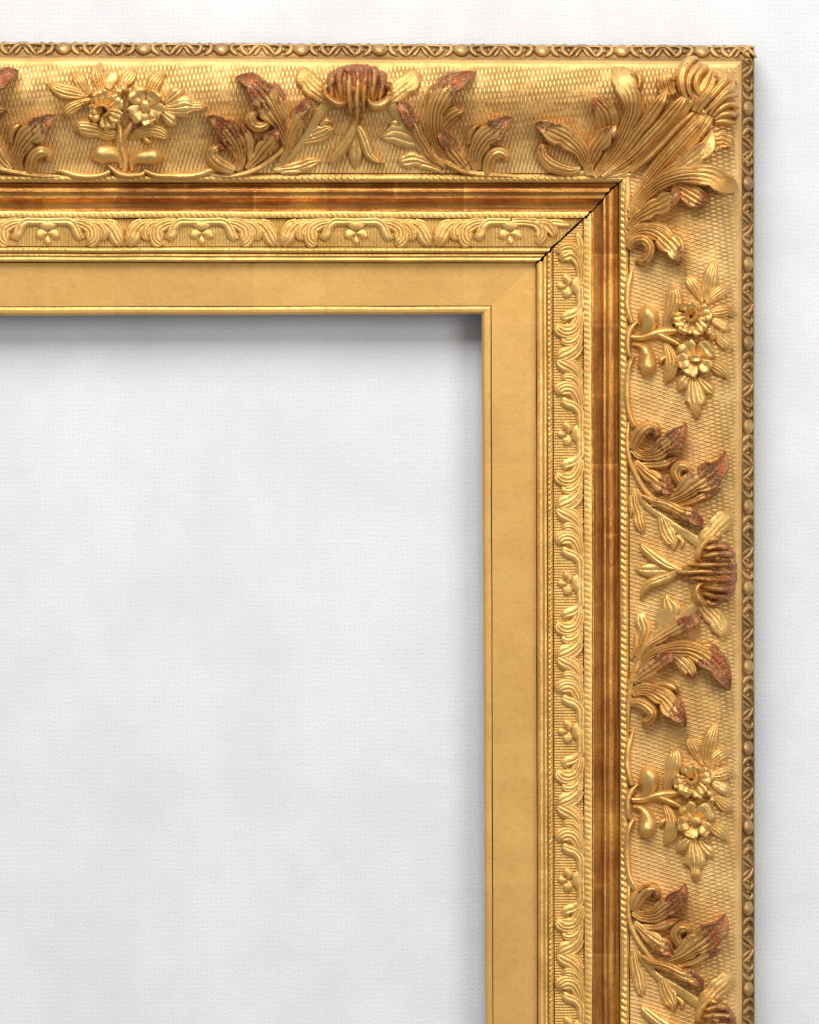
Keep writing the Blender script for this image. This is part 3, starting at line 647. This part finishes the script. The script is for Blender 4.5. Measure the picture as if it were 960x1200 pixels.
def build_corner():
    f = place_on_cove('corner', 0)
    for lst, sd in ((CT, 900), (CR, 950)):
        par = None
        for i, (nm, pts, kw) in enumerate(lst):
            o = piece('acanthus_leaf' if par is None else nm, pts, frame if par is None else par, f, M_ORN, seed=sd+i, **(tune(nm, kw, 9) if i > (4 if sd == 900 else 2) else kw))
            if par is None: par = o
    # corner shell: three turned lobes opening outwards
    sh = piece('shell_ornament', [(812,136,4,4,8),(820,126,10,10,12),(830,114,18,20,14),(840,104,24,24,14),(850,93,20,20,12),(857,86,6,6,8)], frame, f, M_ORN, seed=1000, nf=5, amp=1.4, cup=0.2, wear=0.1, wtip=0)
    lob = [
     ([(806,118,4,3,14),(800,104,6,6,20),(799,90,7,8,24),(803,78,6,8,25),(811,71,5,6,22),(818,69,2,2,17)], 2),
     ([(812,116,3,3,14),(807,103,5,5,20),(808,90,6,7,24),(815,80,6,7,24),(822,74,4,5,21)], 2),
     ([(820,112,3,4,14),(815,100,5,6,19),(817,89,5,6,22),(824,81,5,6,22),(831,79,3,3,18)], 2),
     ([(813,130,4,4,14),(822,117,6,6,19),(832,103,6,7,21),(837,90,6,6,21),(836,82,3,3,17)], 2),
     ([(818,131,4,4,14),(830,116,6,6,20),(843,101,7,8,23),(850,91,7,7,21),(849,84,3,3,16)], 2),
     ([(826,132,3,4,14),(840,118,6,6,20),(852,106,7,7,23),(860,99,6,5,20),(861,93,2,2,16)], 2),
     ([(832,134,3,3,14),(841,121,4,5,18),(852,113,5,5,20),(862,111,3,4,18),(866,112,1,1,13)], 1),
     ([(836,136,4,3,12),(845,127,5,5,17),(855,122,5,5,19),(864,124,4,4,17),(867,127,1,1,13)], 1),
     ([(838,140,4,3,10),(848,134,6,5,15),(858,133,5,5,17),(866,137,3,3,14)], 1),
     ([(838,143,4,3,8),(848,142,6,5,13),(858,143,4,4,13),(865,144,1,1,10)], 1),
     ([(822,128,5,5,12),(826,132,5,5,14),(830,134,4,4,12)], 0)]
    for i, (p, nf) in enumerate(lob):
        piece('shell_rib', p, sh, f, M_ORN, seed=1001+i, nf=nf, amp=2.2, cup=0.7, wear=0.22, wtip=0.2, ws=1.15, hs=1.15)
build_corner()
for mode, c, sd in (('top', 418.5, 11), ('top', -118, 12), ('right', 670, 13), ('right', 1211, 14)):
    build_leafage(mode, c, sd)
for mode, c, sd in (('top', 151, 300), ('right', 400, 400), ('right', 942, 500)):
    build_spray(mode, c, sd)

# ------------------------------------------------------------------ repeated small ornaments: one mesh each, shared
def proto_mesh(name, pts, mat, base=None, **kw):
    """local motif coordinates (s, t) with t towards the sight edge -> mesh in metres; base(t) gives the ground height"""
    v, F, we = lobe_grid(pts, **kw)
    me = bpy.data.meshes.new(name)
    def mp(p):
        return (p[0]*S, -(p[2]+(base(p[1]) if base else 0))*S, -p[1]*S)
    me.from_pydata([mp(p) for p in v], [], F); me.update()
    nn = np.zeros(len(F)*3); me.polygons.foreach_get('normal', nn); aa = np.zeros(len(F)); me.polygons.foreach_get('area', aa)
    if (nn.reshape(-1, 3)[:, 1]*aa).sum() > 0: me.flip_normals()
    me.polygons.foreach_set('use_smooth', np.ones(len(F), bool)); me.set_sharp_from_angle(angle=math.radians(48))
    me.materials.append(mat)
    return me
def put(me, name, rail, s, q_top, q_right, h, parent, sc=1.0, mirror=False):
    o = bpy.data.objects.new(name, me); C.objects.link(o); o.parent = parent
    if rail == 'top':
        px, py = top_px(s, q_top); o.location = world(px, py, h); rot = 0
    else:
        px, py = right_px(q_right, s); o.location = world(px, py, h); rot = math.pi/2
    k = (D-h-OFF)/D*sc; hy = 0.8 if name in ('egg', 'curl', 'arch_leaf') else 1.0
    o.scale = (k, k*hy, k)
    o.rotation_euler = (0, rot, 0)
    return o

fl = dict(nf=2, amp=1.6, cup=0.4, under=0.92)
FR = [  # s from the flower (0) to the V (88); t from the outer seam (0) to the inner (32)
 ('leaf', [(0,3,3,3,5),(14,2.6,3,3,5.5),(27,3.5,3,3.5,5.5),(34,10,2.5,4,5.5),(37,18,2.5,4,5.5),(40,24,2.5,3,5)], dict(nf=1, amp=1.2, cup=0.4)),
 ('leaf', [(30,3,3,3,5),(43,5,4,4.5,6.5),(53,12,4.5,5.5,7),(54,22,4.5,6,7),(49,28,4,4,6.5),(45,30,1,1,5)], dict(nf=3, amp=1.8, cup=0.4)),
 ('leaf', [(48,2.5,2,3,5),(60,6,3,4,6.5),(66,13,3,4,7),(66,21,2.5,3.5,6.5),(62,25,1,1,5)], dict(nf=2, amp=1.6, cup=0.4)),
 ('leaf', [(58,2.5,2,3,5),(70,6,3,4,6.5),(78,14,3.5,5,7),(83,24,4,5,7),(87,31,1.5,2,5)], dict(nf=2, amp=1.9, cup=0.4)),
 ('leaf', [(70,2,2,2,4),(79,5,2,3,5),(85,12,2,3,5.5),(88,24,0.8,1,5)], dict(nf=1, amp=0.8, cup=0.4)),
]
FR = [(n, p, {**k, 'ws': 1.8, 'hs': 0.85, 'cup': 0.35, 'amp': 1.1, 'nf': k['nf']+1}) for n, p, k in FR]
FRM = [(n, proto_mesh('frieze_leaf', p, M_FLEAF, **{**fl, **k})) for n, p, k in FR]
FRX = [(n, proto_mesh('frieze_leaf', [(-a, b, d, c, e) for (a, b, c, d, e) in p], M_FLEAF, **{**fl, **k})) for n, p, k in FR]
TQ = dict(hs=0.72, ws=1.1)
TRI = [proto_mesh('petal', [(-1,17,1.5,1.5,3.5),(-6,17,4.5,4.5,5),(-11,20,4.5,4,5),(-13.5,22,1,1,3.5)], M_FLEAF, nf=1, amp=0.8, cup=0.4, **TQ),
       proto_mesh('petal', [(1,17,1.5,1.5,3.5),(6,17,4.5,4.5,5),(11,20,4,4.5,5),(13.5,22,1,1,3.5)], M_FLEAF, nf=1, amp=0.8, cup=0.4, **TQ),
       proto_mesh('petal', [(0,20,1,1,3),(0,24,3.5,3.5,4.5),(0,28,3.5,3.5,4.5),(0,30.5,1,1,3)], M_FLEAF, nf=0, cup=0.5, **TQ)]
CUP = proto_mesh('petal', [(-12,5,1,1,4),(-6,6,4,6,6),(0,7,5,6.5,6.5),(6,6,4,6,6),(12,5,1,1,4)], M_FLEAF, nf=0, cup=0.3, hs=0.7)
def frieze(rail, flowers):
    par = strips[rail, 'frieze']
    h = 42.5
    for i, s in enumerate(flowers):
        for m in TRI: put(m, 'petal', rail, s, 257, 683, h, par)
        put(CUP, 'petal', rail, s, 257, 683, h, par)
        for n_, m in FRM:
            if rail == 'top' and s > 560: continue
            put(m, 'leaf', rail, s, 257, 683, h, par)
        for n_, m in FRX:
            if rail == 'right' and s < 340 and m.name.startswith('frieze_leaf') and False: continue
            put(m, 'leaf', rail, s, 257, 683, h, par)
frieze('top', [-125, 56, 236.5, 417.5, 598])
# side rail runs from top to bottom: s = y
def frieze_right():
    par = strips['right', 'frieze']; h = 42.5
    for s in (335, 508.5, 683.5, 857, 1031, 1205):
        for m in TRI + [CUP]: put(m, 'petal', 'right', s, 257, 683, h, par)
        for n_, m in FRM: put(m, 'leaf', 'right', s, 257, 683, h, par)
        if s > 340:
            for n_, m in FRX: put(m, 'leaf', 'right', s, 257, 683, h, par)
frieze_right()
# clipped leaves at the mitre
def direct(name, pts, par, hbase, mat=M_FLEAF, **kw):
    kw['nf'] = kw.get('nf', 2)+1; kw['ws'] = 1.8; kw['hs'] = 0.85; kw['cup'] = 0.2
    def f(x, y, h):
        return world(x, y, hbase+h)
    return piece(name, pts, par, f, mat, **kw)
pf = strips['top', 'frieze']
direct('leaf', [(600,260,3,3,5),(618,259.5,3,3,5.5),(630,262,3,4,6),(636,270,3,4.5,6.5),(635,279,3,5,6.5),(629,285,2,2,5)], pf, 42.5, seed=21, nf=2, amp=1.6, cup=0.4)
direct('leaf', [(628,260,2,3,5),(642,262,3,5,6.5),(649,270,3,5,7),(650,278,1,2,6)], pf, 42.5, seed=22, nf=2, amp=1.6, cup=0.4)
direct('leaf', [(644,260,2,2,5),(656,261,2.5,3,6),(668,263,1,2,5)], pf, 42.5, seed=23, nf=1, amp=1.2, cup=0.4)
pf = strips['right', 'frieze']
direct('leaf', [(680.5,334,3,3,5),(680.5,316,3,3,5.5),(677,304,4,3,6),(670,297,5,3,6.5),(661,300,5,3,6.5),(656,305,2,2,5)], pf, 42.5, seed=24, nf=2, amp=1.6, cup=0.4)
direct('leaf', [(680.5,312,3,2,5),(678,298,4,3,6.5),(670,290,5,3,7),(660,291,4,3,6.5),(653,297,1,2,5)], pf, 42.5, seed=25, nf=2, amp=1.6, cup=0.4)
direct('leaf', [(681,298,2,2,5),(680,284,3,2.5,6),(676,274,1,2,5)], pf, 42.5, seed=26, nf=1, amp=1.2, cup=0.4)

# outer moulding: eggs, arched leaves and curls, period 94; t from the rim (0) to the cove (17)
OB = lambda t: float(np.interp(t, [0, 2, 10, 17], [31, 31, 36.5, 42]))
OBJ = {
 'egg': [proto_mesh('egg', [(0,1.2,3,3,4),(0,3.5,7.5,7.5,8),(0,8.5,9.5,9.5,10.5),(0,13,7.5,7.5,9),(0,16,3,3,5)], M_OUTORN, OB, nf=0, cup=0.6)],
 'arch_leaf': [proto_mesh('arch_leaf', [(0,2.4,1.5,2,4),(-5,4,2.5,2.8,6),(-9.5,8,2.4,3,6.5),(-13,12.5,2.2,2.6,6),(-16.5,16.5,1,1,4)], M_OUTORN, OB, nf=1, amp=1.8, cup=0.4),
               proto_mesh('arch_leaf', [(0,2.4,2,1.5,4),(5,4,2.8,2.5,6),(9.5,8,3,2.4,6.5),(13,12.5,2.6,2.2,6),(16.5,16.5,1,1,4)], M_OUTORN, OB, nf=1, amp=1.8, cup=0.4),
               proto_mesh('arch_leaf', [(0,4,1,1,3),(-3,8.5,2.2,2.4,5),(-6.5,13,2.4,2.4,5),(-9,16.5,1,1,3.5)], M_OUTORN, OB, nf=0, cup=0.5),
               proto_mesh('arch_leaf', [(0,4,1,1,3),(3,8.5,2.4,2.2,5),(6.5,13,2.4,2.4,5),(9,16.5,1,1,3.5)], M_OUTORN, OB, nf=0, cup=0.5)],
}
def curl(sg, a):
    P = [(sg*(a+3),4.2,1,1,3.5),(sg*(a-0.5),3.2,2,2,5.5),(sg*(a-3.4),5.5,2.4,2.2,6.5),(sg*(a-2.5),9.5,2.6,2.4,6.5),(sg*(a+1),13,2.2,2.2,6),(sg*(a+5),16.4,1,1,4)]
    if sg < 0: P = [(p[0], p[1], p[3], p[2], p[4]) for p in P]
    return P
OBJ['curl'] = [proto_mesh('curl', curl(sg, a), M_OUTORN, OB, nf=1, amp=0.8, cup=0.5, ws=1.4) for sg in (1, -1) for a in (15, 27)]
OBJ['curl_dot'] = [proto_mesh('curl', [(sg*a,6,1,1,4),(sg*(a+1),8.5,2.4,2.4,6),(sg*(a+2.2),11.5,1,1,4)], M_OUTORN, OB, nf=0, cup=0.6) for sg in (1, -1) for a in (19.5, 31)]
def outer(rail, eggs):
    par = strips[rail, 'out']
    for s in eggs:
        lim = (lambda q: q < 872) if rail == 'top' else (lambda q: q > 66)
        def ok(q): return lim(q)
        if ok(s):
            for m in OBJ['egg']: put(m, 'egg', rail, s+random.uniform(-1, 1), 55.2, 882.6, 5, par)
            for kind in ('curl', 'curl_dot'):
                for m in OBJ[kind]: put(m, 'curl', rail, s+random.uniform(-0.8, 0.8), 55.2, 882.6, 5, par)
        if ok(s+47):
            for m in OBJ['arch_leaf']: put(m, 'arch_leaf', rail, s+47, 55.2, 882.6, 5, par)
outer('top', [-112, -17.5, 77, 170, 261, 354, 446, 540, 634, 728, 820])
outer('right', [33, 131, 218, 311, 404, 500, 594, 688, 781, 874, 968, 1062, 1155, 1248])
# leafy block in the outer corner
def oc(x, y, h): return world(x, y, 31+h)
for i, p in enumerate([[(868,62,2,2,3),(873,59,3,3,6),(878,57,2.5,2.5,6),(881,56.5,0.8,0.8,4)], [(868,66,2,2,4),(874,64,3,3,7),(879,62,2,2,6),(882,61,0.8,0.8,4)],
                       [(869,72,2,2,5),(875,70,3,3,8),(880,68,2,2,6)], [(864,60,2,2,4),(866,57,3,3,6),(868,55.5,1,1,4)]]):
    piece('corner_leaf', p, strips['right', 'out'], oc, M_OUTORN, seed=60+i, nf=1, amp=1, cup=0.5)
print('objects', len(bpy.data.objects), 'tris', sum(len(m.polygons) for m in bpy.data.meshes)*2)
